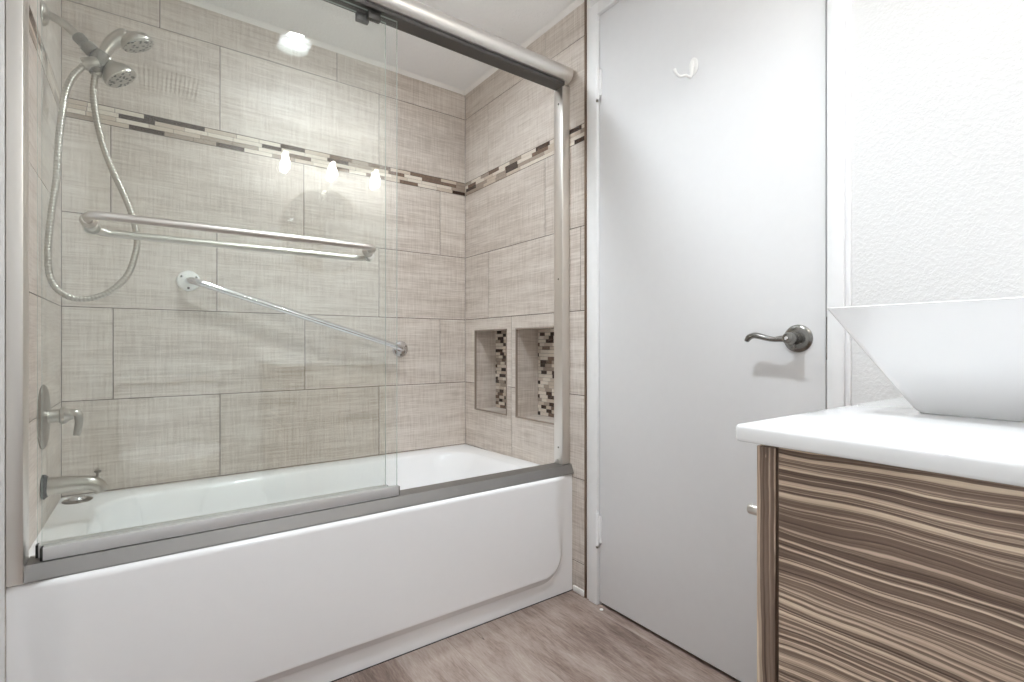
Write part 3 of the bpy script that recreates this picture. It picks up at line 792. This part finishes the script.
vl = thing('vanity_light', (1.10, YF, 2.02), 'three-lamp wall light over the mirror, its warm bulbs reflected in the glass', 'wall light')
bm = bmesh.new(); box(bm, 1.035, 1.165, YF+0.0005, YF+0.022, 1.945, 2.045, 0.004); obj('backplate', bm, M['nickel'], vl, True, 40)
bm = bmesh.new(); tube(bm, [(0.80, YF+0.045, 1.975), (1.40, YF+0.045, 1.975)], 0.010, 14)
tube(bm, [(1.10, YF+0.02, 1.975), (1.10, YF+0.045, 1.975)], 0.010, 14); obj('crossbar', bm, M['nickel'], vl, True, 50)
for bx in (0.843, 1.100, 1.358):
    bm = bmesh.new()
    lathe(bm, [(0.010, 0), (0.021, -0.008), (0.022, -0.040), (0.018, -0.046)], (bx, YF+0.095, 2.018), (0, 0, 1), 24)
    tube(bm, [(bx, YF+0.045, 1.975), (bx, YF+0.085, 1.975)], 0.008, 12)
    so = obj('socket', bm, M['nickel'], vl, True, 40)
    bm = bmesh.new()
    loft(bm, [[(bx+r*math.cos(2*PI*k/28), YF+0.095+r*math.sin(2*PI*k/28), z) for k in range(28)] for r, z in ((0.024, 1.975), (0.040, 1.955), (0.048, 1.91), (0.052, 1.855), (0.0505, 1.855), (0.0465, 1.91), (0.0385, 1.954), (0.0225, 1.973))])
    obj('lamp_shade', bm, M['shade'], so, True, 60)
    bm = bmesh.new(); lathe(bm, [(0.010, 1.970), (0.013, 1.945), (0.021, 1.915), (0.0225, 1.898), (0.019, 1.881), (0.010, 1.872), (0.002, 1.870)], (bx, YF+0.095, 0), (0, 0, 1), 24)
    obj('bulb', bm, M['bulb'], so, True, 60)

def ceiling_lamp(x, y, mat, label, deep):
    cl = thing('ceiling_light', (x, y, H), label, 'ceiling light')
    def rings(prof): return [[(x+r*math.cos(2*PI*k/40), y+r*math.sin(2*PI*k/40), H+z) for k in range(40)] for r, z in prof]
    bm = bmesh.new(); lathe(bm, [(0.0555, 0), (0.0555, -0.004)], (x, y, H+deep+0.004), (0, 0, 1), 40); obj('diffuser', bm, M[mat], cl, True, 40)
    bm = bmesh.new(); loft(bm, rings(((0.056, deep+0.004), (0.060, 0.0), (0.0615, -0.004), (0.068, -0.006), (0.088, -0.004), (0.092, -0.0005), (0.0615, -0.0002), (0.0605, deep+0.004), (0.056, deep+0.004))))
    obj('trim_ring', bm, M['white_plastic'], cl, True, 50)
ceiling_lamp(0.720, -0.785, 'lamp', 'round recessed ceiling lamp of the room, its glare reflected high on the shower glass', CAN)
ceiling_lamp(0.80, 0.17, 'lamp_shower', 'round recessed ceiling lamp over the bathtub behind the shower door header', 0.010)

ve = thing('ceiling_vent', (0.31, -1.46, H), 'white slatted ceiling vent, faintly reflected in the shower glass', 'vent')
bm = bmesh.new()
for p in ((0.175, 0.19, -1.60, -1.32), (0.43, 0.445, -1.60, -1.32), (0.19, 0.43, -1.60, -1.585), (0.19, 0.43, -1.335, -1.32)): box(bm, *p, H-0.010, H-0.0005)
obj('vent_frame', bm, M['white_plastic'], ve)
bm = bmesh.new()
for k in range(14):
    xk = 0.197+k*0.0173; vs = [bm.verts.new(q) for q in ((xk, -1.585, H-0.0095), (xk+0.009, -1.585, H-0.003), (xk+0.0105, -1.585, H-0.004), (xk+0.0015, -1.585, H-0.0105))]
    v2 = [bm.verts.new(v.co+Vector((0, 0.25, 0))) for v in vs]
    for i in range(4): bm.faces.new((vs[i], vs[(i+1) % 4], v2[(i+1) % 4], v2[i]))
    bm.faces.new(vs); bm.faces.new(v2)
obj('slats', bm, M['white_plastic'], ve)
boxo('vent_back', (0.19, 0.43, -1.585, -1.335, H-0.002, H-0.0005), M['plast'], ve)

# toilet under the camera
TX = 0.315
to = thing('toilet', (TX, -1.35, 0), 'white toilet with closed lid, reflected low in the shower glass', 'toilet')
def ell(cx, cy, rx, ryf, ryb, z, n=40):
    return [(cx+rx*math.cos(2*PI*k/n), cy+(ryf if math.sin(2*PI*k/n) > 0 else ryb)*math.sin(2*PI*k/n), z) for k in range(n)]
bm = bmesh.new(); cy = -1.27
loft(bm, [ell(TX, cy-0.02, 0.115, 0.20, 0.24, 0.0), ell(TX, cy-0.02, 0.115, 0.20, 0.24, 0.03), ell(TX, cy-0.02, 0.105, 0.17, 0.22, 0.10), ell(TX, cy, 0.12, 0.19, 0.20, 0.20), ell(TX, cy, 0.165, 0.245, 0.20, 0.32), ell(TX, cy, 0.180, 0.262, 0.20, 0.387), ell(TX, cy, 0.178, 0.260, 0.20, 0.397),
          ell(TX, cy, 0.13, 0.21, 0.15, 0.398), ell(TX, cy, 0.10, 0.15, 0.11, 0.28), ell(TX, cy, 0.04, 0.05, 0.04, 0.20)], True, True)
box(bm, TX-0.10, TX+0.10, -1.60, -1.44, 0.20, 0.385, 0.02)
obj('toilet_bowl', bm, M['porcelain'], to, True, 50)
bm = bmesh.new()
loft(bm, [ell(TX, cy, 0.185, 0.268, 0.18, 0.3995), ell(TX, cy, 0.188, 0.272, 0.18, 0.4070), ell(TX, cy, 0.186, 0.270, 0.18, 0.4160), ell(TX, cy, 0.12, 0.20, 0.12, 0.4160), ell(TX, cy, 0.118, 0.198, 0.12, 0.3995), ell(TX, cy, 0.185, 0.268, 0.18, 0.3995)])
obj('seat', bm, M['porcelain'], to, True, 50)
bm = bmesh.new()
loft(bm, [ell(TX, cy, 0.186, 0.270, 0.185, 0.4190), ell(TX, cy, 0.192, 0.276, 0.185, 0.4240), ell(TX, cy, 0.192, 0.276, 0.185, 0.4340), ell(TX, cy, 0.184, 0.268, 0.18, 0.4420), ell(TX, cy, 0.10, 0.18, 0.10, 0.4450)], True, True)
obj('lid', bm, M['porcelain'], to, True, 40)
bm = bmesh.new(); box(bm, TX-0.20, TX+0.20, YF+0.015, -1.465, 0.386, 0.725, 0.02, 3); tk = obj('tank', bm, M['porcelain'], to, True, 40)
bm = bmesh.new(); box(bm, TX-0.21, TX+0.21, YF+0.010, -1.455, 0.726, 0.760, 0.01, 3); obj('tank_lid', bm, M['porcelain'], to, True, 40)
bm = bmesh.new(); tube(bm, [(TX-0.15, -1.466, 0.66), (TX-0.15, -1.452, 0.66), (TX-0.14, -1.448, 0.66), (TX-0.07, -1.446, 0.655)], [0.011, 0.011, 0.008, 0.006], 12); obj('flush_lever', bm, M['chrome'], tk, True, 50)

# fleck of paint on the floor by the door
bm = bmesh.new(); loft(bm, [[(1.483+0.007*math.cos(2*PI*k/9)*(1+0.2*math.sin(3*k)), -0.160+0.006*math.sin(2*PI*k/9), z) for k in range(9)] for z in (0.0002, 0.0028)], True, True)
tag(obj('paint_chip', bm, M['caulk']), 'tiny white paint chip on the floor by the door hinge side', 'paint chip')
